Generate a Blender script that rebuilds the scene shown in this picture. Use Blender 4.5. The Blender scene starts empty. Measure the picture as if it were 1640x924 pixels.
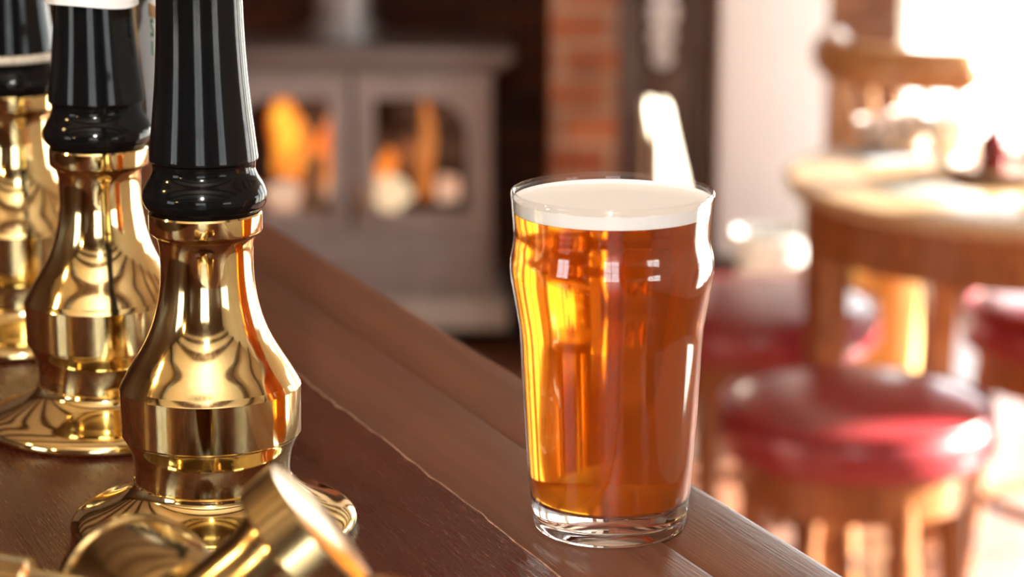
import bpy, bmesh, math, random
from mathutils import Vector, Matrix
random.seed(7)
PI = math.pi
C = bpy.context.scene.collection
scene = bpy.context.scene

# ------------------------------------------------------------------ helpers
def link(name, bm, mats, parent=None, smooth=True, angle=35):
    me = bpy.data.meshes.new(name)
    bmesh.ops.recalc_face_normals(bm, faces=bm.faces)
    bm.to_mesh(me); bm.free()
    if not isinstance(mats, (list, tuple)): mats = [mats]
    for m in mats: me.materials.append(m)
    if smooth:
        me.polygons.foreach_set('use_smooth', [True]*len(me.polygons))
        me.set_sharp_from_angle(angle=math.radians(angle))
    o = bpy.data.objects.new(name, me); C.objects.link(o)
    if parent: o.parent = parent
    return o
def tag(o, label, cat, group=None, kind=None):
    o['label'] = label; o['category'] = cat
    if group: o['group'] = group
    if kind: o['kind'] = kind
    return o
def thing(name, label, cat, loc=(0,0,0), rz=0, group=None):
    o = bpy.data.objects.new(name, None); C.objects.link(o)
    o.location = loc; o.rotation_euler = (0,0,rz); o.empty_display_size = .05
    return tag(o, label, cat, group)
def struct(name, bm, mat, **k):
    o = link(name, bm, mat, **k); o['kind'] = 'structure'; return o
def dup(root, loc, rz, label, group=None):
    r = root.copy(); C.objects.link(r); r.location = loc; r.rotation_euler = (0,0,rz)
    r['label'] = label
    for ch in list(root.children):
        c = ch.copy(); C.objects.link(c); c.parent = r
        for g in ch.children:
            d = g.copy(); C.objects.link(d); d.parent = c
    return r
def box(bm, x0, x1, y0, y1, z0, z1, bevel=0, M=None, mi=0):
    vs = [bm.verts.new((x, y, z)) for x in (x0, x1) for y in (y0, y1) for z in (z0, z1)]
    fs = []
    for q in ((0,1,3,2),(4,6,7,5),(0,4,5,1),(2,3,7,6),(0,2,6,4),(1,5,7,3)):
        f = bm.faces.new([vs[i] for i in q]); f.material_index = mi; fs.append(f)
    if bevel:
        es = list({e for f in fs for e in f.edges})
        r = bmesh.ops.bevel(bm, geom=es, offset=bevel, segments=2, affect='EDGES', profile=.6)
        vs = list({v for f in r['faces'] for v in f.verts} | {v for v in vs if v.is_valid})
    if M is not None:
        for v in vs: v.co = M @ v.co
    return vs
def catmull(pts, n=6):
    if len(pts) < 3: return list(pts)
    P = [pts[0]] + list(pts) + [pts[-1]]
    out = []
    for i in range(1, len(P)-2):
        p0, p1, p2, p3 = P[i-1:i+3]
        for k in range(n):
            t = k/n
            out.append(tuple(.5*((2*b)+(-a+c)*t+(2*a-5*b+4*c-d)*t*t+(-a+3*b-3*c+d)*t**3)
                             for a, b, c, d in zip(p0, p1, p2, p3)))
    out.append(tuple(pts[-1])); return out
def lathe(bm, prof, n=96, M=None, closed=False, mi=0, a0=0, a1=2*PI):
    """prof: (r,z) list; r<1e-6 collapses to the axis."""
    full = abs(a1-a0-2*PI) < 1e-6
    rings = []
    for r, z in prof:
        if r < 1e-6:
            v = bm.verts.new((0, 0, z)); rings.append([v])
        else:
            rings.append([bm.verts.new((r*math.cos(a0+(a1-a0)*k/(n if full else n-1)), r*math.sin(a0+(a1-a0)*k/(n if full else n-1)), z)) for k in range(n)])
    pairs = list(zip(rings[:-1], rings[1:]))
    if closed: pairs.append((rings[-1], rings[0]))
    for A, B in pairs:
        for k in range(n if full else n-1):
            j = (k+1) % n
            if len(A) == 1 and len(B) == 1: continue
            if len(A) == 1: f = [A[0], B[j], B[k]]
            elif len(B) == 1: f = [A[k], A[j], B[0]]
            else: f = [A[k], A[j], B[j], B[k]]
            bm.faces.new(f).material_index = mi
    if M is not None:
        for R in rings:
            for v in R: v.co = M @ v.co
    return rings
def tube(bm, pts, r, n=12, cap=True, M=None, flat=1.0):
    """tube along points; r a number or a list."""
    P = [Vector(p) for p in pts]; rs = r if isinstance(r, (list, tuple)) else [r]*len(P)
    rings = []; up = None
    for i, p in enumerate(P):
        t = (P[min(i+1, len(P)-1)] - P[max(i-1, 0)]).normalized()
        if up is None:
            up = Vector((0,0,1)) if abs(t.z) < .9 else Vector((1,0,0))
        a = t.cross(up).normalized(); b = a.cross(t).normalized(); up = b
        rings.append([bm.verts.new(p + rs[i]*(math.cos(2*PI*k/n)*a + flat*math.sin(2*PI*k/n)*b)) for k in range(n)])
    for A, B in zip(rings[:-1], rings[1:]):
        for k in range(n):
            bm.faces.new((A[k], A[(k+1)%n], B[(k+1)%n], B[k]))
    if cap:
        bm.faces.new(rings[0][::-1]); bm.faces.new(rings[-1])
    if M is not None:
        for R in rings:
            for v in R: v.co = M @ v.co
def towards(p, d):
    """matrix carrying local +z onto direction d, at p"""
    return Matrix.Translation(p) @ Vector(d).normalized().to_track_quat('Z', 'Y').to_matrix().to_4x4()

# ------------------------------------------------------------------ materials
def new_mat(name):
    m = bpy.data.materials.new(name); m.use_nodes = True
    nt = m.node_tree; p = nt.nodes.get('Principled BSDF')
    return m, nt, p
def N(nt, t, **k):
    n = nt.nodes.new(t)
    for a, v in k.items(): setattr(n, a, v)
    return n
def coords(nt, scale=(1,1,1), src='Object', rot=(0,0,0)):
    tc = N(nt, 'ShaderNodeTexCoord'); mp = N(nt, 'ShaderNodeMapping')
    mp.inputs['Scale'].default_value = scale; mp.inputs['Rotation'].default_value = rot
    nt.links.new(tc.outputs[src], mp.inputs['Vector']); return mp.outputs['Vector']
def noise(nt, vec, scale=5, detail=4, rough=.55, dist=0):
    n = N(nt, 'ShaderNodeTexNoise'); n.inputs['Scale'].default_value = scale; n.inputs['Detail'].default_value = detail
    n.inputs['Roughness'].default_value = rough; n.inputs['Distortion'].default_value = dist
    if vec is not None: nt.links.new(vec, n.inputs['Vector'])
    return n.outputs['Fac']
def ramp(nt, fac, stops):
    r = N(nt, 'ShaderNodeValToRGB'); e = r.color_ramp.elements
    while len(e) < len(stops): e.new(.5)
    for el, (p, c) in zip(e, stops):
        el.position = p; el.color = tuple(c)+(1,) if len(c) == 3 else c
    nt.links.new(fac, r.inputs['Fac']); return r.outputs['Color']
def bump(nt, p, h, strength=.2, dist=.002):
    b = N(nt, 'ShaderNodeBump'); b.inputs['Strength'].default_value = strength; b.inputs['Distance'].default_value = dist
    nt.links.new(h, b.inputs['Height']); nt.links.new(b.outputs['Normal'], p.inputs['Normal']); return b
def plain(name, col, rough=.5, metal=0, var=.12, nscale=8, coat=0, spec=None):
    m, nt, p = new_mat(name)
    f = noise(nt, coords(nt), nscale, 3)
    c = ramp(nt, f, [(.3, [x*(1-var) for x in col]), (.7, [min(1, x*(1+var)) for x in col])])
    nt.links.new(c, p.inputs['Base Color'])
    p.inputs['Roughness'].default_value = rough; p.inputs['Metallic'].default_value = metal
    p.inputs['Coat Weight'].default_value = coat
    if spec is not None: p.inputs['Specular IOR Level'].default_value = spec
    return m
def wood(name, dark, mid, light, scale=(30, 1.6, 30), rough=.35, pore=.25, coat=0, rrange=.12, fine=9, pd=(.55,.5,.48), spec=.5):
    m, nt, p = new_mat(name)
    v = coords(nt, scale)
    f = noise(nt, v, 1.0, 6, .6, .6)
    c = ramp(nt, f, [(.28, dark), (.5, mid), (.74, light)])
    v2 = coords(nt, tuple(s*fine for s in scale))
    g = noise(nt, v2, 1.0, 3, .6)
    mx = N(nt, 'ShaderNodeMix', data_type='RGBA', blend_type='MULTIPLY'); mx.inputs['Factor'].default_value = 1
    gr = ramp(nt, g, [(.36, pd), (.5, (1,1,1))])
    nt.links.new(c, mx.inputs['A']); nt.links.new(gr, mx.inputs['B'])
    nt.links.new(mx.outputs['Result'], p.inputs['Base Color'])
    rr = N(nt, 'ShaderNodeMapRange'); rr.inputs['To Min'].default_value = rough-rrange; rr.inputs['To Max'].default_value = rough+rrange
    nt.links.new(g, rr.inputs['Value']); nt.links.new(rr.outputs['Result'], p.inputs['Roughness'])
    p.inputs['Coat Weight'].default_value = coat; p.inputs['Coat Roughness'].default_value = .12
    p.inputs['Specular IOR Level'].default_value = spec
    bump(nt, p, g, pore, .0006)
    return m

# brass: polished, faint tarnish and fine scratches
M_brass, nt, p = new_mat('polished_brass')
f = noise(nt, coords(nt, (60,60,60)), 1, 5, .6)
nt.links.new(ramp(nt, f, [(.3, (.83,.63,.27)), (.7, (.92,.74,.38))]), p.inputs['Base Color'])
p.inputs['Metallic'].default_value = 1
g = noise(nt, coords(nt, (900, 900, 120)), 1, 2)
mr = N(nt, 'ShaderNodeMapRange'); mr.inputs['To Min'].default_value = .03; mr.inputs['To Max'].default_value = .13
nt.links.new(g, mr.inputs['Value']); nt.links.new(mr.outputs['Result'], p.inputs['Roughness'])

M_tapbrass = plain('worn_brass', (.62,.46,.22), .16, 1, .15, 60)
M_black, nt, p = new_mat('black_lacquer')
p.inputs['Base Color'].default_value = (.0045,.0045,.005,1)
g = noise(nt, coords(nt, (500, 500, 90)), 1, 3)
mr = N(nt, 'ShaderNodeMapRange'); mr.inputs['To Min'].default_value = .04; mr.inputs['To Max'].default_value = .16
nt.links.new(g, mr.inputs['Value']); nt.links.new(mr.outputs['Result'], p.inputs['Roughness'])
p.inputs['Specular IOR Level'].default_value = .2

M_bar = wood('bar_plank_wood', (.085,.030,.015), (.145,.055,.028), (.21,.085,.046), (30, .9, 30), .36, .35, fine=26, pd=(.86,.84,.83))
M_board = wood('bar_inner_wood', (.040,.009,.005), (.068,.016,.009), (.10,.027,.015), (24, 1.2, 24), .24, .7, coat=.0, fine=45, pd=(.8,.76,.75), spec=.22)
M_raw = plain('chipped_wood_edge', (.50,.32,.21), .6, 0, .5, 150)
M_barfront = wood('bar_front_wood', (.035,.013,.008), (.07,.027,.014), (.11,.045,.022), (14, 14, 1.2), .4)

# glass walls: clear, thin
def thin_glass(name, tint=(1,1,1), extra=0.0):
    m, nt, p = new_mat(name); nt.nodes.remove(p)
    out = nt.nodes['Material Output']
    t = N(nt, 'ShaderNodeBsdfTransparent'); t.inputs['Color'].default_value = (*tint, 1)
    gl = N(nt, 'ShaderNodeBsdfGlossy'); gl.inputs['Roughness'].default_value = .015
    fr = N(nt, 'ShaderNodeFresnel'); fr.inputs['IOR'].default_value = 1.5
    geo = N(nt, 'ShaderNodeNewGeometry')
    # the same reflectance from either side of the thin wall
    ml = N(nt, 'ShaderNodeMath', operation='MULTIPLY_ADD')
    ml.inputs[1].default_value = (1/1.5-1.5); ml.inputs[2].default_value = 1.5
    nt.links.new(geo.outputs['Backfacing'], ml.inputs[0]); 
    nt.links.new(ml.outputs[0], fr.inputs['IOR'])
    fr.inputs['IOR'].default_value = 1.5
    mx = N(nt, 'ShaderNodeMixShader'); nt.links.new(fr.outputs['Fac'], mx.inputs['Fac'])
    nt.links.new(t.outputs[0], mx.inputs[1]); nt.links.new(gl.outputs[0], mx.inputs[2])
    nt.links.new(mx.outputs[0], out.inputs['Surface'])
    return m
M_glasswall = thin_glass('clear_glass_wall', (.985,.985,.985))
M_window = thin_glass('window_glass', (.97,.98,.97))
M_glass, nt, p = new_mat('solid_glass')
p.inputs['Base Color'].default_value = (.96,.97,.97,1); p.inputs['Transmission Weight'].default_value = 1
p.inputs['Roughness'].default_value = .01; p.inputs['IOR'].default_value = 1.5

# beer: refracts, absorbs along the path and scatters a little
M_beer, nt, p = new_mat('amber_ale'); nt.nodes.remove(p)
out = nt.nodes['Material Output']
gl = N(nt, 'ShaderNodeBsdfGlass'); gl.inputs['IOR'].default_value = 1.34; gl.inputs['Roughness'].default_value = .11
tr = N(nt, 'ShaderNodeBsdfTranslucent'); tr.inputs['Color'].default_value = (1,.55,.06,1)
mx = N(nt, 'ShaderNodeMixShader'); mx.inputs['Fac'].default_value = .22
nt.links.new(gl.outputs[0], mx.inputs[1]); nt.links.new(tr.outputs[0], mx.inputs[2])
nt.links.new(mx.outputs[0], out.inputs['Surface'])
va = N(nt, 'ShaderNodeVolumeAbsorption'); va.inputs['Color'].default_value = (.980,.69,.0,1); va.inputs['Density'].default_value = 58
nt.links.new(va.outputs[0], out.inputs['Volume'])
M_foam, nt, p = new_mat('beer_foam')
p.inputs['Base Color'].default_value = (.97,.95,.92,1); p.inputs['Roughness'].default_value = .7
p.inputs['Subsurface Weight'].default_value = .15; p.inputs['Subsurface Radius'].default_value = (.01,.008,.006); p.inputs['Subsurface Scale'].default_value = .5
bump(nt, p, noise(nt, coords(nt, (1,1,1)), 900, 3), .25, .0004)

M_white = plain('white_plastic', (.90,.91,.92), .3, 0, .02)
M_card = plain('white_card', (.95,.92,.90), .5, 0, .02)
M_tan = plain('tan_print', (.55,.33,.16), .5, 0, .05)
M_green = plain('green_ink', (.03,.16,.06), .5, 0, .05)
M_leather = plain('dark_leather', (.02,.014,.011), .4)
M_cream = plain('cream_braid', (.62,.56,.46), .8, 0, .2, 300)

M_red, nt, p = new_mat('red_vinyl')
f = noise(nt, coords(nt), 14, 3)
nt.links.new(ramp(nt, f, [(.3, (.24,.016,.024)), (.7, (.32,.025,.034))]), p.inputs['Base Color'])
p.inputs['Roughness'].default_value = .36; p.inputs['Coat Weight'].default_value = .6; p.inputs['Coat Roughness'].default_value = .2
bump(nt, p, noise(nt, coords(nt), 350, 2), .15, .0005)
M_piping = plain('red_piping', (.28,.015,.022), .4)
M_stoolwood = wood('stool_wood', (.20,.065,.018), (.33,.12,.035), (.46,.19,.065), (18,18,2), .35, .15, .2)
M_tabletop = wood('table_top_wood', (.56,.34,.17), (.66,.44,.24), (.74,.53,.32), (3,22,22), .24, .1, .4)
M_tablewood = wood('table_frame_wood', (.24,.075,.018), (.37,.125,.03), (.48,.19,.06), (12,12,3), .35, .15, .2)
M_chairwood = wood('chair_wood', (.34,.15,.055), (.47,.23,.09), (.58,.31,.14), (9,9,9), .35, .15, .2)
M_iron = plain('grey_enamel_iron', (.42,.385,.385), .42, 0, .12, 14)
M_irontop = plain('dark_stove_top', (.24,.20,.20), .35, 0, .15, 14)
M_flue = plain('grey_flue', (.5,.5,.52), .35, .3, .1, 8)
M_plinth = plain('pale_hearth_stone', (.72,.68,.63), .5, 0, .15, 12)
M_firebox = plain('sooty_firebrick', (.03,.016,.012), .9, 0, .4, 20)
M_log = plain('ash_pale_log', (.50,.34,.22), .9, 0, .35, 30)
M_white_enamel = plain('white_enamel', (.82,.82,.80), .2, 0, .03)
M_coal = plain('black_coal', (.02,.02,.024), .3, 0, .5, 40)
M_brassbucket = plain('antique_brass', (.72,.50,.20), .22, 1, .15, 20)
M_steel = plain('brushed_steel', (.55,.54,.52), .28, 1, .1, 30)
M_horsebrass = plain('old_silvered_brass', (.55,.53,.53), .35, 1, .3, 90)
M_plaster = plain('cream_plaster', (.76,.70,.60), .85, 0, .06, 3)
M_whitepaint = plain('white_painted_plaster', (.86,.85,.85), .6, 0, .04, 3)
M_darkwood = wood('dark_stained_wood', (.035,.014,.010), (.065,.027,.018), (.10,.042,.028), (16,16,1.3), .34, .2, .3)
M_redwood = wood('red_brown_panel_wood', (.09,.028,.012), (.15,.05,.02), (.22,.085,.035), (12,12,1.2), .4, .2)
M_frame = plain('window_frame_paint', (.70,.66,.60), .45, 0, .05)
M_paving = plain('pale_paving', (.75,.73,.68), .9, 0, .1, 2)
M_sauce = plain('dark_red_sauce', (.16,.012,.014), .15, 0, .1)
M_tray = wood('tray_wood', (.20,.11,.06), (.30,.17,.10), (.38,.23,.14), (8,30,30), .4)
M_mat = plain('grey_beer_mat', (.22,.23,.21), .8, 0, .25, 40)
M_paper = plain('pale_blue_beer_mat', (.40,.44,.50), .8, 0, .2, 40)
M_pinkchina = plain('cream_china', (.82,.72,.68), .25, 0, .03)
M_bellows = plain('pale_beech', (.80,.74,.62), .4, 0, .08, 12)

def emit(name, c0, c1, s, scale=9):
    m, nt, p = new_mat(name); nt.nodes.remove(p)
    e = N(nt, 'ShaderNodeEmission'); e.inputs['Strength'].default_value = s
    nt.links.new(ramp(nt, noise(nt, coords(nt), scale, 2), [(.35, c0), (.65, c1)]), e.inputs['Color'])
    nt.links.new(e.outputs[0], nt.nodes['Material Output'].inputs['Surface']); return m
M_flamey = emit('yellow_flame', (1,.30,.02), (1,.52,.06), 1.5, 14)
M_flameo = emit('orange_flame', (1,.17,.015), (1,.30,.04), 1.1)
M_flamed = emit('dull_orange_flame', (.9,.20,.03), (.9,.28,.06), .62)
M_ember = emit('glowing_ember', (.95,.45,.28), (1,.62,.42), .72, 14)
M_emberhot = emit('bright_ember', (1,.62,.34), (1,.75,.5), .95, 14)

# brick
M_brick, nt, p = new_mat('old_red_brick')
v = coords(nt, (1,1,1), 'Object', (PI/2, 0, 0))
b = N(nt, 'ShaderNodeTexBrick'); nt.links.new(v, b.inputs['Vector'])
b.inputs['Color1'].default_value = (.30,.085,.035,1); b.inputs['Color2'].default_value = (.46,.17,.075,1); b.inputs['Mortar'].default_value = (.40,.30,.22,1)
b.inputs['Scale'].default_value = 1; b.inputs['Mortar Size'].default_value = .007; b.inputs['Brick Width'].default_value = .215; b.inputs['Row Height'].default_value = .075
b.inputs['Bias'].default_value = -.1
mx = N(nt, 'ShaderNodeMix', data_type='RGBA', blend_type='MULTIPLY'); mx.inputs['Factor'].default_value = .8
nt.links.new(b.outputs['Color'], mx.inputs['A'])
nt.links.new(ramp(nt, noise(nt, coords(nt), 9, 4), [(.3, (.45,.38,.36)), (.7, (1.25,1.15,1.1))]), mx.inputs['B'])
nt.links.new(mx.outputs['Result'], p.inputs['Base Color']); p.inputs['Roughness'].default_value = .85
bump(nt, p, b.outputs['Fac'], -.4, .006)
M_sootbrick, nt, p = new_mat('sooty_recess_brick')
v = coords(nt, (1,1,1), 'Object', (PI/2, 0, 0))
b = N(nt, 'ShaderNodeTexBrick'); nt.links.new(v, b.inputs['Vector'])
b.inputs['Color1'].default_value = (.10,.028,.014,1); b.inputs['Color2'].default_value = (.20,.06,.028,1); b.inputs['Mortar'].default_value = (.06,.04,.03,1)
b.inputs['Scale'].default_value = 1; b.inputs['Mortar Size'].default_value = .008; b.inputs['Brick Width'].default_value = .215; b.inputs['Row Height'].default_value = .075
nt.links.new(b.outputs['Color'], p.inputs['Base Color']); p.inputs['Roughness'].default_value = .9

# floor boards
M_floor, nt, p = new_mat('floor_boards')
v = coords(nt, (1,1,1))
b = N(nt, 'ShaderNodeTexBrick'); nt.links.new(v, b.inputs['Vector'])
b.inputs['Color1'].default_value = (.24,.10,.06,1); b.inputs['Color2'].default_value = (.34,.15,.09,1); b.inputs['Mortar'].default_value = (.02,.01,.006,1)
b.inputs['Scale'].default_value = 1; b.inputs['Mortar Size'].default_value = .003; b.inputs['Brick Width'].default_value = 2.2; b.inputs['Row Height'].default_value = .13
mx = N(nt, 'ShaderNodeMix', data_type='RGBA', blend_type='MULTIPLY'); mx.inputs['Factor'].default_value = .8
nt.links.new(b.outputs['Color'], mx.inputs['A'])
nt.links.new(ramp(nt, noise(nt, coords(nt, (2,30,1)), 1, 5), [(.3, (.6,.55,.5)), (.7, (1.2,1.2,1.2))]), mx.inputs['B'])
nt.links.new(mx.outputs['Result'], p.inputs['Base Color']); p.inputs['Roughness'].default_value = .33

# ------------------------------------------------------------------ camera
CZ = 1.45
cam = bpy.data.cameras.new('camera'); co = bpy.data.objects.new('camera', cam); C.objects.link(co)
co.location = (0, 0, CZ); co.rotation_euler = (math.radians(90-13.3), 0, 0)
cam.sensor_width = 36; cam.lens = 3875/1640*36
cam.clip_start = .05; cam.clip_end = 200
cam.dof.use_dof = True; cam.dof.focus_distance = 1.045; cam.dof.aperture_fstop = 7.1; cam.dof.aperture_blades = 0
scene.camera = co

# ------------------------------------------------------------------ the room
RX, LX, BY, RY, CH = 2.6, -3.2, 6.3, -2.6, 2.7
bm = bmesh.new(); box(bm, LX, RX, RY, BY, -.1, 0); struct('floor', bm, M_floor, smooth=False)
bm = bmesh.new(); box(bm, LX-.2, RX+.2, RY-.2, BY+.2, CH, CH+.12); struct('ceiling', bm, M_plaster, smooth=False)
for k in range(12):
    y = RY + .35 + k*.76
    bm = bmesh.new(); box(bm, LX, RX, y-.06, y+.06, CH-.13, CH, .008)
    struct('trim_%d' % (k+1), bm, M_darkwood)
bm = bmesh.new(); box(bm, -40, 40, -40, 60, -.16, -.12); struct('ground_outside', bm, M_paving, smooth=False)

def window_unit(name, axis, fixed, a0, a1, z0, z1, cols, rows, fw=.05, depth=.07):
    """framed window in the wall plane; axis 'x' spans x at y=fixed, 'y' spans y at x=fixed"""
    def bx(bm, a, b, z, w, d0, d1):
        if axis == 'x': box(bm, a, b, fixed+d0, fixed+d1, z, w)
        else: box(bm, fixed+d0, fixed+d1, a, b, z, w)
    bm = bmesh.new()
    bx(bm, a0, a1, z0, z0+fw, -depth/2, depth/2); bx(bm, a0, a1, z1-fw, z1, -depth/2, depth/2)
    bx(bm, a0, a0+fw, z0+fw, z1-fw, -depth/2, depth/2); bx(bm, a1-fw, a1, z0+fw, z1-fw, -depth/2, depth/2)
    o = struct(name, bm, M_frame, smooth=False)
    g = bmesh.new()
    for k in range(1, cols):
        a = a0 + (a1-a0)*k/cols; bx(g, a-.016, a+.016, z0+fw, z1-fw, -.02, .02)
    for k in range(1, rows):
        z = z0 + (z1-z0)*k/rows; bx(g, a0+fw, a1-fw, z-.014, z+.014, -.02, .02)
    if len(g.verts): link('glazing_bars', g, M_frame, o, smooth=False)
    else: g.free()
    g = bmesh.new(); bx(g, a0+fw, a1-fw, z0+fw, z1-fw, -.003, .003)
    link('pane', g, M_window, o, smooth=False)
    return o
def wall_x(name, y0, y1, x0, x1, holes, mat, H=CH):
    """wall running along x with rectangular holes (xa, xb, za, zb), disjoint in x"""
    bm = bmesh.new(); x = x0
    for xa, xb, za, zb in sorted(holes):
        box(bm, x, xa, y0, y1, 0, H)
        if za > 0: box(bm, xa, xb, y0, y1, 0, za)
        box(bm, xa, xb, y0, y1, zb, H); x = xb
    box(bm, x, x1, y0, y1, 0, H); return struct(name, bm, mat, smooth=False)
def wall_y(name, x0, x1, y0, y1, holes, mat, H=CH):
    bm = bmesh.new(); y = y0
    for ya, yb, za, zb in sorted(holes):
        box(bm, x0, x1, y, ya, 0, H)
        if za > 0: box(bm, x0, x1, ya, yb, 0, za)
        box(bm, x0, x1, ya, yb, zb, H); y = yb
    box(bm, x0, x1, y, y1, 0, H); return struct(name, bm, mat, smooth=False)
wb = (1.0, 2.5, .12, 2.3)
wall_x('wall_back', BY, BY+.2, LX, RX+.2, [wb], M_plaster)
window_unit('window_1', 'x', BY+.1, *wb, 2, 3)
hr = [(3.92, 5.45, .15, 1.95), (3.05, 3.72, .15, 1.95), (2.05, 2.9, .15, 1.66), (-2.3, -.9, .9, 1.66)]
wall_y('wall_right', RX, RX+.07, RY-.2, BY, hr, M_plaster)
for i, h in enumerate(hr): window_unit('window_%d' % (i+2), 'y', RX+.035, *h, 1 if h[1]-h[0] < 1.4 else 2, 1, fw=.04, depth=.05)
hl = [(-.75, .45, .95, 2.25)]
wall_x('wall_front', RY-.2, RY, LX, RX, hl, M_darkwood)
window_unit('window_8', 'x', RY-.1, *hl[0], 2, 2)
wall_y('wall_left', LX-.2, LX, RY-.2, BY, [(-1.6, -.4, 1.0, 2.2)], M_darkwood)
window_unit('window_9', 'y', LX-.1, -1.6, -.4, 1.0, 2.2, 2, 2)

# chimney: two piers, the breast above the opening, sooty back
bm = bmesh.new()
box(bm, .085, .232, 5.3, BY, 0, CH)
struct('wall_chimney', bm, M_brick, smooth=False)
bm = bmesh.new(); box(bm, -1.75, -1.45, 5.3, BY, 0, CH); struct('wall_pier', bm, M_brick, smooth=False)
bm = bmesh.new(); box(bm, -1.45, .085, 5.3, 5.5, 1.35, CH); struct('wall_breast', bm, M_brick, smooth=False)
bm = bmesh.new(); box(bm, -1.45, .085, 6.05, BY, 0, 1.35); struct('wall_recess', bm, M_sootbrick, smooth=False)
bm = bmesh.new(); box(bm, -1.45, .085, 5.62, 6.05, 0, .06, .006); struct('trim_hearth', bm, M_firebox)
# dark panelled post right of the chimney
bm = bmesh.new()
box(bm, .232, .50, 5.95, BY, 0, CH)
for a, b in ((.232, .29), (.455, .50)): box(bm, a, b, 5.925, 5.95, 0, CH, .004)
box(bm, .318, .425, 5.935, 5.95, .2, 2.2, .004)
struct('wall_panelled_post', bm, M_darkwood)
# white column
bm = bmesh.new(); box(bm, .505, .765, 5.85, BY, .15, CH, .012); struct('wall_column', bm, M_whitepaint)
bm = bmesh.new(); box(bm, .495, .775, 5.84, BY, 0, .15, .006); struct('baseboard_column', bm, M_darkwood)
# red-brown panelling between column and window
bm = bmesh.new(); box(bm, .775, 1.0, 6.22, BY, 0, 2.4)
box(bm, .80, .96, 6.205, 6.22, .12, .60, .006); box(bm, .775, 1.0, 6.19, 6.22, .64, .69, .006)
struct('wall_panelling', bm, M_redwood)
bm = bmesh.new(); box(bm, .98, 2.55, 6.08, BY+.06, .09, .12, .006); struct('trim_sill', bm, M_frame)

# ------------------------------------------------------------------ bar counter
BA = math.radians(23.3)
D = Vector((-math.sin(BA), math.cos(BA), 0)); NR = Vector((math.cos(BA), math.sin(BA), 0))
SEAM = Vector((-.0433, 1.101, 0))            # a point of the seam
bar = thing('bar_counter', 'long dark wooden bar counter with a raised inner board, carrying the pint and brass pumps', 'bar counter', (SEAM.x, SEAM.y, 0), BA)
BT = 1.10
L0, L1 = -1.6, 2.6
def strip(x0, x1, z0, z1, rnd=0.004, rside=None):
    bm = bmesh.new(); box(bm, x0, x1, L0, L1, z0, z1, rnd); return bm
bmp = bmesh.new(); box(bmp, .0, .0605, L0, L1, BT-.04, BT, .0012)
link('inner_plank', bmp, M_bar, bar)
bmp = bmesh.new(); box(bmp, .061, .1125, L0, L1, BT-.04, BT-.0002, .005)
link('edge_plank', bmp, M_bar, bar)
# raised board with a slightly chipped edge
bmp = bmesh.new()
n = 420; h = .004
top = []; bot = []; inn = []
for k in range(n+1):
    y = L0 + (L1-L0)*k/n
    j = random.gauss(0, .00035) + .0006*math.sin(y*37)*math.sin(y*11)
    top.append(bmp.verts.new((-.0022+j, y, BT+h))); bot.append(bmp.verts.new((0+j*.4, y, BT+.0008))); inn.append(bmp.verts.new((-.0030+j*1.3, y, BT+h+.0001)))
lb = [bmp.verts.new((-.55, L0+(L1-L0)*k/n, BT+h+.0001)) for k in range(n+1)]
for k in range(n):
    bmp.faces.new((inn[k], inn[k+1], lb[k+1], lb[k]))
    f = bmp.faces.new((top[k], top[k+1], inn[k+1], inn[k])); f.material_index = 1
    f = bmp.faces.new((bot[k], bot[k+1], top[k+1], top[k])); f.material_index = 1
link('raised_board', bmp, [M_board, M_raw], bar, smooth=False)
bmp = bmesh.new(); box(bmp, -.55, -.002, L0, L1, BT-.05, BT+.0005); link('counter_core', bmp, M_barfront, bar, smooth=False)
bmp = bmesh.new(); box(bmp, .02, .075, L0+.02, L1-.02, 0, BT-.04)
for k in range(5):
    y = L0+.1+k*.8; box(bmp, .075, .088, y, y+.68, .18, BT-.12, .008)
box(bmp, .07, .095, L0+.02, L1-.02, 0, .12, .004)
link('front_panel', bmp, M_barfront, bar)

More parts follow.
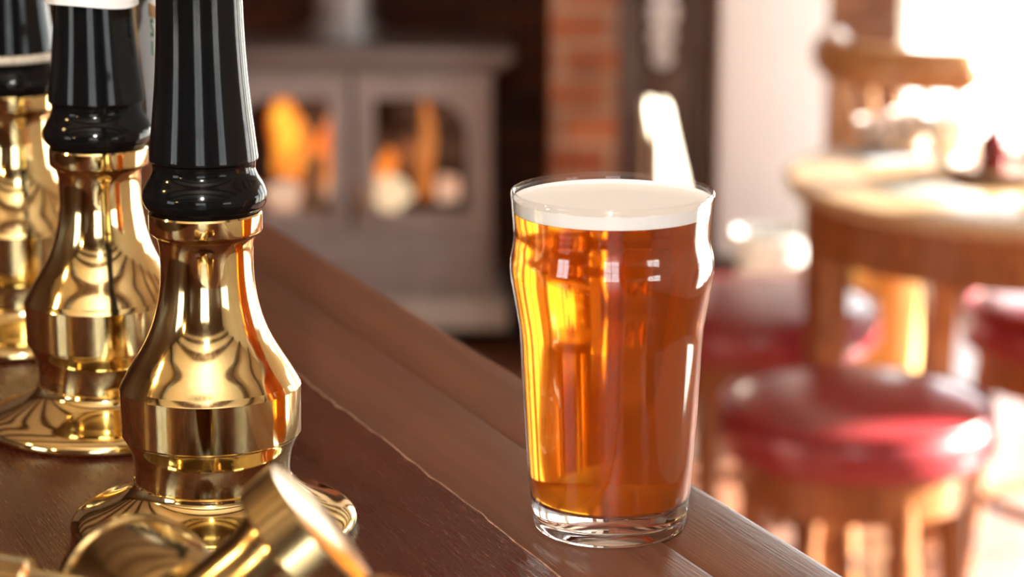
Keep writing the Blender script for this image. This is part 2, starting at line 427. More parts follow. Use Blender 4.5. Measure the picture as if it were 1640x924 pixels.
# ------------------------------------------------------------------ hand pumps
BZ = BT+.0042
def make_pump():
    r = thing('hand_pump', 'x', 'beer pump', (0,0,0), 0, 'brass hand pumps on the bar')
    bm = bmesh.new()
    lathe(bm, [(.0, .0), (.0605, .0)] + catmull([(.0605, .0), (.0622, .0016), (.0625, .0035), (.0612, .0058), (.0572, .0082), (.0500, .0107), (.0437, .0136), (.0385, .0168), (.0356, .0196), (.0345, .0222)], 6) + [(.0338, .0226), (.0, .0226)], 128)
    link('base_flange', bm, M_brass, r, angle=24)
    bm = bmesh.new()
    prof = [(.0, .0226), (.0336, .0226), (.0338, .0232)] + catmull([(.0338, .0232), (.0337, .0278), (.0343, .0330), (.0356, .0375), (.0380, .0425)], 6)
    prof += [(.0380, .0428), (.0388, .0434), (.0391, .0440), (.0391, .0645), (.0387, .0652), (.0377, .0672)]
    prof += catmull([(.0377, .0672), (.0344, .0730), (.0291, .0816), (.0247, .0908), (.0217, .1010), (.0202, .1110), (.0199, .1200), (.0202, .1262), (.0213, .1301), (.0222, .1312)], 8) + [(.0, .1312)]
    lathe(bm, prof, 160); link('body', bm, M_brass, r, angle=17)
    bm = bmesh.new()
    lathe(bm, [(.0, .1312), (.0226, .1312), (.0233, .1318), (.0240, .1326), (.0242, .1334), (.0242, .1402), (.0238, .1410), (.0225, .1412), (.0, .1412)], 128)
    link('ferrule', bm, M_brass, r, angle=17)
    bm = bmesh.new()
    prof = [(.0, .1413)] + [(.0232, .1413), (.0234, .1422)] + catmull([(.0234, .1422), (.0252, .1434), (.0263, .1460), (.0265, .1480), (.0262, .1500), (.0248, .1535), (.0229, .1566), (.0219, .1592), (.0219, .1612), (.0222, .1628)], 6)
    prof += [(.0230, .1634)] + catmull([(.0230, .1634), (.0231, .1650), (.0221, .1745), (.0210, .1840), (.0194, .2020), (.0183, .2250), (.0182, .2500), (.0190, .2800), (.0200, .3050), (.0198, .3180), (.0180, .3290), (.0120, .3370), (.0, .3400)], 8)
    lathe(bm, prof, 128); link('handle', bm, M_black, r)
    return r
P1 = Vector((-.1306, 1.0105, BZ)); P2 = Vector((-.2028, 1.1699, BZ)); P3 = Vector((-.2788, 1.3467, BZ))
pump = make_pump(); pump.location = P1
pump['label'] = 'nearest brass hand pump with glossy black handle, standing closest to the pint'
dup(pump, P2, 0, 'middle brass hand pump with black handle wearing a white clip at the top')
dup(pump, P3, 0, 'farthest brass hand pump, cut by the left edge, braided tie round its neck')

# pump clips: a white clasp round the handle and a card hung on the customers' side
def text_mesh(s, size, mat, parent, name, M):
    cu = bpy.data.curves.new(name, 'FONT'); cu.body = s; cu.size = size; cu.extrude = .0002; cu.align_x = 'CENTER'; cu.align_y = 'CENTER'
    cu.materials.append(mat)
    t = bpy.data.objects.new(name, cu); C.objects.link(t)
    me = bpy.data.meshes.new_from_object(t.evaluated_get(bpy.context.evaluated_depsgraph_get())); me.name = name
    bpy.data.objects.remove(t); bpy.data.curves.remove(cu)
    o = bpy.data.objects.new(name, me); C.objects.link(o); o.parent = parent; o.matrix_local = M; return o
def pump_clip(P, z0, zc0, label, lettering):
    r = thing('pump_clip', label, 'pump clip', (P.x, P.y, BZ), BA, 'white pump clips')
    bm = bmesh.new()
    # clasp: open ring of flat strip with a small waist, back and front
    if z0 is not None:
        n = 60; ri = .0212
        R = []
        for k in range(n+1):
            a = math.radians(25) + (2*PI-math.radians(50))*k/n
            c, s = math.cos(a), math.sin(a); rr = ri + .0006*math.cos(5*a)
            zz = z0 + .0012*math.sin(a*2+.4)
            R.append([bm.verts.new((q*c, q*s, w)) for q, w in ((rr, zz), (rr+.0016, zz), (rr+.0016, z0+.045), (rr, z0+.045))])
        for A, B in zip(R[:-1], R[1:]):
            for i in range(4): bm.faces.new((A[i], A[(i+1)%4], B[(i+1)%4], B[i]))
        bm.faces.new(R[0]); bm.faces.new(R[-1][::-1])
        box(bm, .0185, .0262, -.0105, .0105, z0+.004, z0+.04, .001)
        link('clasp', bm, M_white, r)
    else:
        bm.free()
    bm = bmesh.new()
    # shield-shaped card, local y along the bar, thin in x
    half = [(.0, zc0), (.012, zc0+.001), (.026, zc0+.006), (.036, zc0+.016), (.041, zc0+.032), (.0425, zc0+.055), (.0425, zc0+.105), (.036, zc0+.122), (.02, zc0+.130), (0, zc0+.132)]
    out = [(y, z) for y, z in half] + [(-y, z) for y, z in half[-2:0:-1]]
    f = [bm.verts.new((.0284, y, z)) for y, z in out]; g = [bm.verts.new((.0264, y, z)) for y, z in out]
    bm.faces.new(f); bm.faces.new(g[::-1])
    for k in range(len(out)): bm.faces.new((f[k], f[(k+1)%len(out)], g[(k+1)%len(out)], g[k]))
    link('card', bm, M_card, r, smooth=False)
    if lettering:
        bm = bmesh.new(); box(bm, .0257, .0264, -.041, -.0068, zc0+.0545, zc0+.0605); link('printed_band', bm, M_tan, r, smooth=False)
        bm = bmesh.new(); box(bm, .0259, .0264, -.0112, -.0097, zc0+.0355, zc0+.0425); link('printed_line', bm, M_green, r, smooth=False)
        text_mesh('S', .0125, M_green, r, 'printed_letter', Matrix.Translation((.0261, -.0112, zc0+.0485)) @ Matrix.Rotation(-PI/2, 4, 'Z') @ Matrix.Rotation(PI/2, 4, 'X'))
    return r
pump_clip(P2, .2112, .150, 'white pump clip clasped round the middle pump handle, green print on its card', True)
pump_clip(P3, None, .212, 'white pump clip card beside the farthest pump handle, only its lower edge showing', False)

# braided tie and tag round the neck of the far pump
tie = thing('neck_tie', 'cream braided tie with dark leather tag round the black neck of the farthest pump', 'tie', (P3.x, P3.y, BZ))
bm = bmesh.new()
n = 96
tube(bm, [(.0252*math.cos(2*PI*k/n), .0252*math.sin(2*PI*k/n), .1612+.0009*math.cos(2*PI*k/n+.4)+.0003*math.sin(40*2*PI*k/n)) for k in range(n+1)], .0024, 8, False)
link('cord', bm, M_cream, tie)
bm = bmesh.new(); lathe(bm, [(.0262,.1555),(.0284,.156),(.0284,.1665),(.0262,.167)], 24, closed=True, a0=math.radians(190), a1=math.radians(252))
link('tag', bm, M_leather, tie)

# ------------------------------------------------------------------ the pint
G = Vector((.0433, 1.0231, BT))
pint = thing('pint_of_beer', 'full pint glass of amber ale with thin white head on the bar', 'beer glass', G)
outer = [(.0343,.0075),(.0350,.0118),(.0359,.020),(.0367,.029),(.0373,.0383),(.0387,.064),(.0399,.0857),(.0403,.0908),(.0410,.0956),(.0429,.1066),(.0440,.1130),(.04445,.1180),(.0442,.1225),(.0433,.1265),(.0428,.1305),(.0430,.1360),(.0434,.1416),(.0439,.1490)]
outer = catmull(outer, 6)
def r_out(z):
    for (r0, z0), (r1, z1) in zip(outer[:-1], outer[1:]):
        if z0 <= z <= z1: return r0 + (r1-r0)*(z-z0)/max(1e-9, z1-z0)
    return outer[-1][0] if z > outer[-1][1] else outer[0][0]
TH = .0007
bm = bmesh.new()
# solid foot
lathe(bm, [(0, .0016), (.024, .0016), (.027, .0)] + catmull([(.027, .0), (.0312, .0), (.0332, .0014), (.0341, .0040), (.0343, .0075), (.0350, .0118), (.0353, .0150)], 4) + [(.0336, .0150)] + catmull([(.0336, .0150), (.031, .0138), (.02, .0130), (0, .0128)], 4), 128, mi=1)
# thin walls
zs = [.0150 + (.1490-.0150)*k/110 for k in range(111)]
prof = [(r_out(z), z) for z in zs] + [(.0441, .1500), (.0440, .1511), (.0434, .1518), (.0427, .1516), (.0422, .1505)] + [(r_out(z)-TH, z) for z in reversed(zs)]
lathe(bm, prof, 144, closed=True, mi=0)
link('glass', bm, [M_glasswall, M_glass], pint, angle=50)
E1 = .00025
bm = bmesh.new()
zb = [.0155 + (.1425-.0155)*k/100 for k in range(101)]
lathe(bm, [(0, .0142), (.025, .0144), (.0315, .0148)] + [(r_out(z)-TH-E1, z) for z in zb] + [(0, .1425)], 144)
link('beer', bm, M_beer, pint, angle=50)
bm = bmesh.new()
zf = [.1427 + (.1484-.1427)*k/10 for k in range(11)]
top = catmull([(.0428, .1484), (.0420, .1474), (.0405, .1468), (.036, .1462), (.030, .1459), (.015, .1457), (0, .1457)], 5)
lathe(bm, [(0, .1427)] + [(r_out(min(z, .149))-TH-E1, z) for z in zf] + top, 144)
link('foam_head', bm, M_foam, pint)

# ------------------------------------------------------------------ foreground brass tap
HC = Vector((-.106, .775, 1.147))
tap = thing('brass_tap', 'blurred brass cross-handled tap in front of the nearest pump at the bottom of the photo', 'tap', (HC.x, HC.y, BZ))
hz = HC.z - BZ
bm = bmesh.new(); lathe(bm, [(0,0),(.024,0),(.024,.003),(.016,.006),(.011,.010),(.011,hz-.018),(0,hz-.018)], 48); link('stem', bm, M_tapbrass, tap)
bm = bmesh.new(); lathe(bm, catmull([(0,hz-.020),(.016,hz-.018),(.022,hz-.008),(.022,hz+.002),(.014,hz+.008),(0,hz+.010)], 5), 48); link('hub', bm, M_tapbrass, tap)
def spoke(d, prof, shift=(0,0,0)):
    bm = bmesh.new(); lathe(bm, prof, 64, M=towards(Vector((0,0,hz))+Vector(shift), d)); link('spoke', bm, M_tapbrass, tap)
spoke((-.033,.065,-.012), [(0,.006),(.022,.008),(.0255,.014),(.0295,.066),(.0312,.0672),(.0312,.0725),(.0303,.0735),(0,.074)])
spoke((.72,.10,.60), [(0,.006),(.0185,.008),(.0185,.030),(.0200,.036),(.0205,.040),(.0270,.0405),(.0280,.0415),(.0280,.0545),(.0272,.0555),(.020,.0562),(0,.057)])
spoke((-.90,.05,.14), [(0,.010),(.014,.012),(.016,.03),(.0165,.06),(.020,.062),(.020,.085),(.017,.088),(0,.089)], (0,-.004,-.004))
spoke((.95,-.12,-.02), [(0,.010),(.012,.012),(.012,.052),(.016,.054),(.018,.062),(.016,.074),(.010,.079),(0,.080)], (0,0,.006))

# ------------------------------------------------------------------ stove
SX, SY = -.367, 5.50
st = thing('wood_burning_stove', 'grey iron wood-burning stove with two glazed doors set in the brick fireplace', 'stove', (SX, SY, 0))
W = .322; Z0 = .125; Z1 = .683; DP = .36
def plate(bm, x0, x1, z0, z1, y0, y1, hole=None):
    """front plate with one arched hole: hole = list of (x,z) ccw"""
    if hole is None: box(bm, x0, x1, y0, y1, z0, z1, .004); return
    outer_ = [(x0, z0), (x1, z0), (x1, z1), (x0, z1)]
    # triangulate the ring via bmesh fill
    vo = [bm.verts.new((x, y0, z)) for x, z in outer_]; vi = [bm.verts.new((x, y0, z)) for x, z in hole]
    es = [bm.edges.new((vo[i], vo[(i+1)%4])) for i in range(4)] + [bm.edges.new((vi[i], vi[(i+1)%len(vi)])) for i in range(len(vi))]
    r = bmesh.ops.triangle_fill(bm, edges=es, use_beauty=True)
    fs = [g for g in r['geom'] if isinstance(g, bmesh.types.BMFace)]
    e = bmesh.ops.extrude_face_region(bm, geom=fs)
    for v in e['geom']:
        if isinstance(v, bmesh.types.BMVert): v.co.y = y1
def hole_pts(x0, x1, z0, z1, side, r=.085):
    """glass opening with a big rounded corner at the outer top"""
    pts = [(x0, z0), (x1, z0)]
    if side > 0:
        pts += [(x1-r+r*math.cos(a), z1-r+r*math.sin(a)) for a in [PI/2*k/10 for k in range(11)]] + [(x0, z1)]
    else:
        pts += [(x1, z1)] + [(x0+r-r*math.sin(a), z1-r+r*math.cos(a)) for a in [PI/2*k/10 for k in range(11)]]
    return pts
bm = bmesh.new()
box(bm, -W, -W+.03, .0, DP, Z0, Z1, .006); box(bm, W-.03, W, .0, DP, Z0, Z1, .006)
box(bm, -W+.03, W-.03, DP-.03, DP, Z0, Z1); box(bm, -W+.03, W-.03, .0, DP-.03, Z0, .285, .003)
box(bm, -W+.03, W-.03, .0, DP-.03, Z1-.03, Z1)
box(bm, -W+.04, W-.04, -.012, .0, .165, .262, .005)
for z in (.19, .215, .24): box(bm, -W+.06, W-.06, -.017, -.012, z-.004, z+.004)
link('body', bm, M_iron, st)
bm = bmesh.new(); box(bm, -W+.031, W-.031, .03, DP-.031, .286, .296); box(bm, -W+.031, W-.031, DP-.045, DP-.031, .296, Z1-.031); link('firebox_lining', bm, M_firebox, st, smooth=False)
bm = bmesh.new(); box(bm, -.372, .372, -.05, DP+.03, Z1, Z1+.034, .010); box(bm, -.350, .350, -.03, DP, Z1-.018, Z1, .006); link('top_plate', bm, M_irontop, st)
bm = bmesh.new(); box(bm, -.345, .36, -.045, DP+.02, .0605, .125, .008); link('plinth', bm, M_plinth, st)
bm = bmesh.new(); lathe(bm, [(.07, Z1+.034), (.088, Z1+.034), (.088, Z1+.06), (.07, Z1+.064), (.07, 2.2), (.066, 2.2), (.066, Z1+.034)], 40, M=Matrix.Translation((-.03, .20, 0)), closed=True); link('flue_pipe', bm, M_flue, st)
for s in (-1, 1):
    bm = bmesh.new()
    if s > 0: x0, x1 = .006, W-.006
    else: x0, x1 = -W+.006, -.006
    ho = hole_pts(x0+.045, x1-.052, .335, .600, 1) if s > 0 else hole_pts(x0+.052, x1-.045, .335, .600, -1)
    plate(bm, x0, x1, .288, .655, -.022, .0, ho)
    d = link('door', bm, M_iron, st, smooth=False)
    bm = bmesh.new(); box(bm, x0+.03, x1-.03, -.009, -.006, .32, .61); link('glass', bm, M_window, d, smooth=False)
    bm = bmesh.new(); tube(bm, [(s*.028, -.022, .335), (s*.028, -.045, .335), (s*.028, -.052, .345), (s*.028, -.052, .405)], [.009, .009, .013, .012], 12); link('handle', bm, M_log if s > 0 else M_iron, d)
# the fire
def lump(bm, c, r, sq=(1,1,1), seed=0):
    rnd = random.Random(seed)
    t = bmesh.ops.create_icosphere(bm, subdivisions=3, radius=1)
    ph = [rnd.uniform(0, 6) for _ in range(6)]
    for v in t['verts']:
        k = 1 + .12*math.sin(4*v.co.x+ph[0]) + .1*math.sin(5*v.co.y+ph[1]) + .08*math.sin(6*v.co.z+ph[2])
        v.co = Vector(c) + Vector((v.co.x*sq[0], v.co.y*sq[1], v.co.z*sq[2]))*r*k
def fx(px): return (px-820)/3875*5.73          # stove picture scale -> metres, in the firebox plane
def fz(py):
    e = math.radians(13.3) + math.atan((py-462)/3875); return CZ - (SY+.14)*math.tan(e)
def fire(name, px, py0, py1, wpx, mat, label, cat, group, y=.17, lean=0):
    """flame: tapered wavering tongue"""
    bm = bmesh.new(); z0, z1 = fz(py1), fz(py0); w = wpx/2/3875*5.73
    pts, rs = [], []
    for k in range(13):
        t = k/12
        pts.append((fx(px)+lean*w*t*1.2+.18*w*math.sin(t*7+px), SY+y, z0+(z1-z0)*t)); rs.append(max(.0015, w*(math.sin(PI*min(1, .22+.78*t))**.7)))
    tube(bm, pts, rs, 14, True, flat=.8)
    o = link(name, bm, mat, None); tag(o, label, cat, group); return o
fire('flame', 458, 150, 285, 78, M_flameo, 'big rounded orange flame behind the left stove door', 'flame', 'stove flames', y=.2)
fire('flame', 458, 162, 240, 46, M_flamey, 'bright yellow flame core at the far left of the stove fire', 'flame', 'stove flames', y=.13)
fire('flame', 524, 166, 300, 60, M_flameo, 'orange flame by the centre edge of the left stove door', 'flame', 'stove flames', lean=.3)
fire('flame', 682, 150, 320, 34, M_flamed, 'tall narrow orange flame behind the right stove door', 'flame', 'stove flames')
fire('flame', 618, 240, 310, 40, M_flameo, 'short orange flame between the pale logs in the right stove door', 'flame', 'stove flames')
def ember(px, py, rx, rz, mat, label, y=.10, seed=1):
    bm = bmesh.new(); k = 5.73/3875
    lump(bm, (fx(px), SY+y, max(fz(py), .297+rz*k*1.1)), 1, (rx*k, .045, rz*k), seed)
    tag(link('ember', bm, mat), label, 'ember', 'glowing embers in the stove')
ember(455, 310, 28, 26, M_ember, 'pink glowing ember at the far left of the stove fire', seed=2)
ember(542, 300, 20, 22, M_ember, 'pink glowing ember beside the centre bar in the left door', seed=3)
ember(625, 306, 38, 24, M_emberhot, 'wide bright ember low in the right stove door', seed=4)
ember(718, 296, 19, 22, M_ember, 'small pink ember at the right corner of the stove fire', seed=5)
def log(p0, p1, r, label, seed):
    bm = bmesh.new(); a, b = Vector(p0), Vector(p1)
    tube(bm, [a.lerp(b, k/6) + Vector((0,0,.004*math.sin(k*2+seed))) for k in range(7)], [r*(1+.06*math.sin(k*3+seed)) for k in range(7)], 14)
    tag(link('firewood_log', bm, M_log), label, 'log', 'logs in the stove')
log((fx(506), SY+.075, .300), (fx(508), SY+.11, fz(245)), .021, 'pale upright log in the left stove door', 1)
log((fx(585), SY+.27, .330), (fx(665), SY+.24, .45), .032, 'pale log slanting behind the right stove door', 2)
log((fx(420), SY+.26, .334), (fx(560), SY+.26, .338), .03, 'log lying at the back of the left stove door', 3)

# ------------------------------------------------------------------ things by the post
hb = thing('horse_brass_strap', 'dark strap of silvery horse brasses hanging on the dark post beside the brick pier', 'horse brasses', (.372, 5.925, 0))
bm = bmesh.new(); box(bm, -.03, .03, -.004, .004, .60, 1.35, .002); link('strap', bm, M_leather, hb)
for k, (z, r) in enumerate([(1.22,.042), (1.11,.042), (1.0,.042), (.90,.042), (.815,.040), (.745,.036), (.685,.030), (.635,.024)]):
    bm = bmesh.new(); lathe(bm, [(r*.35, 0), (r*.6, .004), (r*.8, .003), (r, .006), (r, .010), (r*.8, .009), (r*.55, .011), (r*.35, .006)], 28, closed=True, M=Matrix.Translation((random.uniform(-.004,.004), -.004, z)) @ Matrix.Rotation(PI/2, 4, 'X'))
    for q in range(5):
        a = q*2*PI/5; box(bm, -.004, .004, -.012, -.006, 0, r*.9, M=Matrix.Translation((0,0,z)) @ Matrix.Rotation(a, 4, 'Y'))
    link('medallion', bm, M_horsebrass, hb)
# bellows leaning on the post: nozzle up
bl = thing('fire_bellows', 'sunlit pale wooden fire bellows propped upright against the dark post behind the pint', 'bellows', (.278, 4.60, 0), math.radians(48))
def flat_outline(bm, pts, y0, y1):
    f = [bm.verts.new((x, y0, z)) for x, z in pts]; g = [bm.verts.new((x, y1, z)) for x, z in pts]
    bm.faces.new(f); bm.faces.new(g[::-1])
    for k in range(len(pts)): bm.faces.new((f[k], f[(k+1)%len(pts)], g[(k+1)%len(pts)], g[k]))
prof = catmull([(.0, .0), (.022, .0), (.026, .12), (.050, .18), (.090, .28), (.098, .38), (.085, .48), (.055, .59), (.030, .68), (.0225, .715), (.013, .733), (0, .737)], 4)
def bo(s):
    bm = bmesh.new(); y = s*.016
    pts = [(x, z) for x, z in prof] + [(-x*.4, z) for x, z in prof[-2:0:-1]]
    flat_outline(bm, [((x-.14*z+.09)*.9, z) for x, z in pts], y-.007, y+.007); return bm
link('board', bo(-1), M_bellows, bl, smooth=False); link('board', bo(1), M_bellows, bl, smooth=False)
bm = bmesh.new()
flat_outline(bm, [((x*.9-.14*z+.09)*.9, z) for x, z in prof if .17 < z < .67] + [((-x*.4-.14*z+.09)*.9, z) for x, z in reversed(prof) if .17 < z < .67], -.009, .009)
link('gusset', bm, M_leather, bl, smooth=False)

# buckets
def bucket(name, label, loc, r0, r1, h, mat, rim, handle):
    b = thing(name, label, 'bucket', loc, 0)
    bm = bmesh.new()
    lathe(bm, [(0, 0), (r0, 0), (r0*1.02, .01), (r1, h-.012), (r1+.008, h-.008), (r1+.009, h), (r1+.004, h+.004), (r1-.004, h-.004), (r0-.006, .012), (0, .010)], 64); link('pail', bm, mat, b)
    bm = bmesh.new(); n = 24
    tube(bm, [((r1+.006)*math.cos(PI*k/n), .04*math.sin(PI*k/n)-.0, h-.02+(handle)*math.sin(PI*k/n)) for k in range(n+1)], .005, 8); link('bail_handle', bm, rim, b)
    return b
bk = bucket('coal_bucket', 'brass coal bucket on the floor seen between the table legs', (.755, 4.78, 0), .07, .10, .385, M_brassbucket, M_steel, .03)
for k in range(9):
    bm = bmesh.new(); a = k*2.4; rr = .075*math.sqrt((k+.3)/9)
    lump(bm, (.755+rr*math.cos(a), 4.78+rr*math.sin(a), .392), .021, (1,.9,.75), 40+k)
    tag(link('coal_lump', bm, M_coal), 'lump of black coal heaped in the brass bucket', 'coal', 'coal in the brass bucket')
bm = bmesh.new(); lathe(bm, [(0,.0135),(.06,.0135),(.090,.36),(.06,.37),(0,.371)], 40)
o = link('coal_slack', bm, M_coal, None); o.location = (.755, 4.78, 0); tag(o, 'black coal dust filling the brass bucket under the lumps', 'coal', None, 'stuff')
bucket('enamel_pail', 'white enamel pail in bright sun on the floor beside the white column', (.545, 4.90, 0), .06, .082, .41, M_white_enamel, M_steel, .01)

# ------------------------------------------------------------------ stools
def make_stool():
    s = thing('bar_stool', 'x', 'stool', (0,0,0), 0, 'round red-cushioned wooden stools')
    H = .50; R = .203
    bm = bmesh.new()
    lathe(bm, [(0, H-.085), (R-.02, H-.085)] + catmull([(R-.02, H-.085), (R-.004, H-.078), (R, H-.055), (R-.002, H-.032), (R-.012, H-.018)], 5) + catmull([(R-.012, H-.018), (R-.04, H-.006), (R-.09, H+.003), (.05, H+.008), (0, H+.009)], 5), 96)
    c = link('cushion', bm, M_red, s)
    bm = bmesh.new(); n = 96
    tube(bm, [((R-.010)*math.cos(2*PI*k/n), (R-.010)*math.sin(2*PI*k/n), H-.0165) for k in range(n+1)], .0055, 8, False); link('piping', bm, M_piping, c)
    bm = bmesh.new(); lathe(bm, [(.135, H-.15), (.165, H-.15), (.172, H-.145), (.176, H-.09), (.176, H-.085), (.135, H-.085)], 72, closed=True); link('seat_rail', bm, M_stoolwood, s)
    for k in range(4):
        a = PI/4 + k*PI/2; c_, s_ = math.cos(a), math.sin(a)
        bm = bmesh.new(); pts = []; rs = []
        for z, r in ((H-.088,.022), (H-.16,.022), (H-.19,.019), (H-.21,.024), (H-.24,.021), (.2,.019), (.16,.022), (.12,.022), (.05,.018), (.03,.020), (0,.016)):
            q = .145 + .035*(H-z)/H; pts.append((q*c_, q*s_, z)); rs.append(r)
        tube(bm, pts, rs, 16); link('leg', bm, M_stoolwood, s)
    for k in range(4):
        a = PI/4 + k*PI/2; b = a+PI/2; q = .173
        bm = bmesh.new(); tube(bm, [(q*math.cos(a), q*math.sin(a), .14), (q*.5*(math.cos(a)+math.cos(b)), q*.5*(math.sin(a)+math.sin(b)), .14), (q*math.cos(b), q*math.sin(b), .14)], [.009, .013, .009], 12); link('stretcher', bm, M_stoolwood, s)
    return s
stool = make_stool(); stool.location = (.50, 3.37, 0); stool.rotation_euler = (0,0,math.radians(-28))
stool['label'] = 'nearest red-cushioned wooden stool, in front of the round table with sun on its right side'
dup(stool, (.42, 3.98, 0), math.radians(10), 'red-cushioned stool behind the table leg, partly hidden by the pint')
dup(stool, (.962, 3.95, 0), math.radians(30), 'red-cushioned stool tucked under the round table, cut by the right edge')

# ------------------------------------------------------------------ table
TX, TY, TH_ = .85, 3.80, .735
tb = thing('round_table', 'round pale-topped wooden pub table with sunlit top beside the red stools', 'table', (TX, TY, 0))
bm = bmesh.new(); lathe(bm, [(0, TH_-.028), (.39, TH_-.028)] + catmull([(.395, TH_-.027), (.41, TH_-.022), (.414, TH_-.013), (.411, TH_-.004), (.403, TH_)], 4) + [(0, TH_)], 128); link('table_top', bm, M_tabletop, tb)
bm = bmesh.new(); lathe(bm, [(.355, TH_-.105), (.384, TH_-.105), (.388, TH_-.1), (.388, TH_-.0285), (.355, TH_-.0285)], 96, closed=True); link('apron', bm, M_tablewood, tb)
for k in range(4):
    a = math.radians(195 - 90*k); bm = bmesh.new()
    Mx = Matrix.Translation((.368*math.cos(a), .368*math.sin(a), 0)) @ Matrix.Rotation(a, 4, 'Z')
    rs = [(.020,0),(.024,.3),(.028,TH_-.14),(.029,TH_-.0285)]
    rings = [[bm.verts.new(Mx @ Vector((s1*r, s2*r, z))) for s1, s2 in ((-1,-1),(1,-1),(1,1),(-1,1))] for r, z in rs]
    for A, B in zip(rings[:-1], rings[1:]):
        for i in range(4): bm.faces.new((A[i], A[(i+1)%4], B[(i+1)%4], B[i]))
    bm.faces.new(rings[0][::-1]); bm.faces.new(rings[-1])
    bmesh.ops.bevel(bm, geom=list(bm.edges), offset=.004, segments=2, affect='EDGES')
    link('leg', bm, M_tablewood, tb)
# on the table
def on_table(px, py, z=TH_):
    p = math.radians(13.3); u = (px-820)/3875; v = (462-py)/3875
    r = (u, math.cos(p)+v*math.sin(p), -math.sin(p)+v*math.cos(p)); t = (z-CZ)/r[2]; return r[0]*t, r[1]*t, z
x, y, z = on_table(1625, 282)
tr = thing('condiment_tray', 'brown wooden condiment tray on the round table holding the sauce bottle', 'tray', (x, y, z+.0003))
bm = bmesh.new(); lathe(bm, [(0,0),(.095,0),(.105,.006),(.107,.020),(.102,.021),(.098,.009),(0,.008)], 72); link('dish', bm, M_tray, tr)
bm = bmesh.new(); tube(bm, [(-.106,0,.016),(-.118,0,.02),(-.118,.02,.022),(-.106,.025,.017)], .004, 8); link('handle', bm, M_steel, tr)
zt = z+.0085
bx_, by_ = x-.035, y+.005
sb = thing('sauce_bottle', 'dark red sauce bottle standing on the condiment tray', 'bottle', (bx_, by_, zt))
bm = bmesh.new(); lathe(bm, [(0,0),(.022,0),(.024,.004),(.024,.04)] + catmull([(.024,.04),(.021,.052),(.011,.064),(.009,.075)],4) + [(.009,.078),(0,.078)], 40); link('bottle', bm, M_sauce, sb)
bm = bmesh.new(); lathe(bm, [(0,.078),(.0108,.078),(.0112,.08),(.010,.096),(.008,.098),(0,.098)], 32); link('cap', bm, M_white, sb)
cg = thing('condiment_jar', 'tall clear glass jar with white lid, right of the red sauce bottle', 'jar', (x+.025, y-.03, zt))
bm = bmesh.new(); lathe(bm, [(0,0),(.017,0),(.019,.006),(.024,.05),(.028,.10),(.027,.10),(.022,.05),(.016,.008),(0,.006)], 48); link('glass', bm, M_glasswall, cg)
bm = bmesh.new(); lathe(bm, [(0,.0065),(.0155,.0085),(.0212,.05),(.0255,.088),(0,.09)], 48); link('salt', bm, M_white, cg)
bm = bmesh.new(); lathe(bm, catmull([(.0285,.1002),(.0285,.112),(.024,.122),(.01,.128),(0,.129)],4)+[(0,.1002)], 48); link('lid', bm, M_white, cg)
def cup(name, label, px, py, r, h, mat, handle=True):
    x, y, z = on_table(px, py); c = thing(name, label, 'cup' if handle else 'bowl', (x, y, z+.0003))
    bm = bmesh.new(); lathe(bm, [(0,0),(r*.6,0),(r*.62,.004)] + catmull([(r*.62,.004),(r*.85,h*.35),(r*.97,h*.7),(r,h)],4) + [(r-.003,h)] + catmull([(r-.003,h),(r*.94,h*.7),(r*.8,h*.35),(r*.5,.007)],4) + [(0,.006)], 56); link('bowl', bm, mat, c)
    if handle:
        bm = bmesh.new(); tube(bm, [(r*.96,0,h*.8),(r*1.3,0,h*.85),(r*1.5,0,h*.6),(r*1.3,0,h*.3),(r*.84,0,h*.25)], .004, 8); link('handle', bm, mat, c)
    return c
cup('sugar_bowl', 'cream china sugar bowl at the back left of the round table', 1405, 232, .038, .045, M_pinkchina, False)
cup('tea_cup', 'pinkish cream cup at the back of the round table', 1457, 234, .036, .060, M_pinkchina)
cup('white_mug', 'bright white mug in full sun at the back of the round table', 1522, 243, .048, .065, M_white_enamel)
for px, py, mat, lab in ((1458, 304, M_mat, 'grey beer mat lying on the near part of the round table'), (1405, 252, M_paper, 'pale blue beer mat lying on the far left of the round table')):
    x, y, z = on_table(px, py); bm = bmesh.new(); box(bm, -.047, .047, -.047, .047, 0, .0015, .0006)
    o = link('beer_mat', bm, mat); o.location = (x, y, z+.0003); o.rotation_euler = (0,0,.5); tag(o, lab, 'beer mat', 'beer mats on the table')

# ------------------------------------------------------------------ smoker's bow armchair
ac = thing('wooden_chair', 'tan wooden chair with a curved back rail, in front of the bright window', 'chair', (.93, 5.15, 0), math.radians(32))
bm = bmesh.new()   # horseshoe rail, chair faces +x
A = [math.radians(116 + 128*k/40) for k in range(41)]
pts = [(.25*math.cos(a)+(.0), .25*math.sin(a), .745) for a in A]
rs = [.018, .030] + [.036]*(len(pts)-4) + [.030, .018]
tube(bm, pts, rs, 16, True, flat=1.3); link('back_rail', bm, M_chairwood, ac)
bm = bmesh.new(); lathe(bm, [(0,.425),(.215,.425),(.235,.435),(.238,.450),(.228,.460),(.15,.452),(0,.448)], 64); link('seat', bm, M_chairwood, ac)
for k in range(8):
    a = math.radians(126 + 108*k/7); bm = bmesh.new()
    tube(bm, [(.20*math.cos(a), .20*math.sin(a), .452), (.225*math.cos(a), .225*math.sin(a), .58), (.247*math.cos(a), .247*math.sin(a), .722)], [.010, .015, .010], 10); link('spindle', bm, M_chairwood, ac)
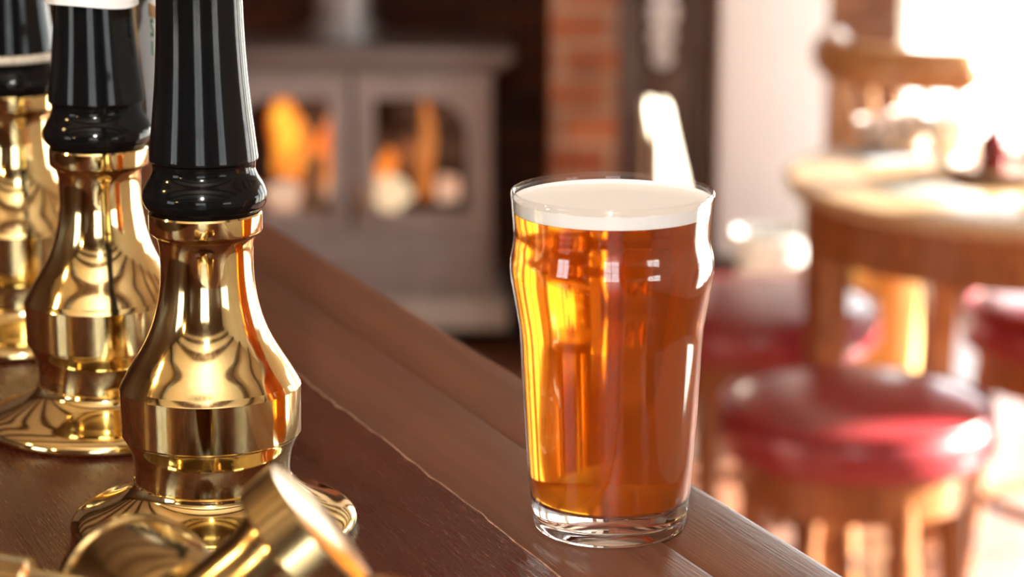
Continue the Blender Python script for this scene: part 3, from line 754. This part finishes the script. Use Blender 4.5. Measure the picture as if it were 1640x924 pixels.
for k in range(4):
    a = PI/4+k*PI/2; bm = bmesh.new()
    tube(bm, [(.15*math.cos(a), .15*math.sin(a), .43), (.19*math.cos(a), .19*math.sin(a), .2), (.23*math.cos(a), .23*math.sin(a), 0)], [.018, .022, .013], 12); link('leg', bm, M_chairwood, ac)
bm = bmesh.new(); tube(bm, [(.19*math.cos(PI/4), .134, .2), (.134, -.134, .2)], .01, 8); link('stretcher', bm, M_chairwood, ac)
bm = bmesh.new(); tube(bm, [(-.134, .134, .2), (-.134, -.134, .2)], .01, 8); link('stretcher', bm, M_chairwood, ac)

# ------------------------------------------------------------------ light
w = bpy.data.worlds.new('world'); scene.world = w; w.use_nodes = True
nt = w.node_tree; bg = nt.nodes['Background']
bg.inputs['Color'].default_value = (.93,.97,1,1); bg.inputs['Strength'].default_value = 6.5
az, el = math.radians(78), math.radians(17)
sd = Vector((math.sin(az)*math.cos(el), math.cos(az)*math.cos(el), math.sin(el)))
s = bpy.data.lights.new('sun', 'SUN'); s.energy = 48; s.angle = math.radians(.6); s.color = (1,.93,.82)
so = bpy.data.objects.new('sun', s); C.objects.link(so); so.rotation_euler = sd.to_track_quat('Z', 'Y').to_euler()
def lamp(name, loc, e, r, col):
    l = bpy.data.lights.new(name, 'POINT'); l.energy = e; l.shadow_soft_size = r; l.color = col
    o = bpy.data.objects.new(name, l); C.objects.link(o); o.location = loc
lamp('bar_spot_lamp', (-.08, -.42, 2.06), 62, .035, (1,.96,.90))
lamp('back_bar_lamp', (-1.5, -.3, 1.75), 14, .04, (1,.62,.25))
lamp('back_bar_lamp', (-1.2, .9, 1.8), 10, .04, (1,.62,.25))

# ------------------------------------------------------------------ render set-up
scene.view_settings.view_transform = 'Standard'; scene.view_settings.look = 'None'
scene.view_settings.exposure = 0.4; scene.view_settings.gamma = 1; scene.view_settings.use_curve_mapping = False
cy = scene.cycles
cy.use_denoising = True
try: cy.denoiser = 'OPENIMAGEDENOISE'
except Exception: pass
cy.max_bounces = 14; cy.diffuse_bounces = 4; cy.glossy_bounces = 6; cy.transmission_bounces = 12; cy.transparent_max_bounces = 24; cy.volume_bounces = 0
cy.caustics_reflective = False; cy.caustics_refractive = True; cy.blur_glossy = .5
cy.sample_clamp_indirect = 6; cy.use_adaptive_sampling = False
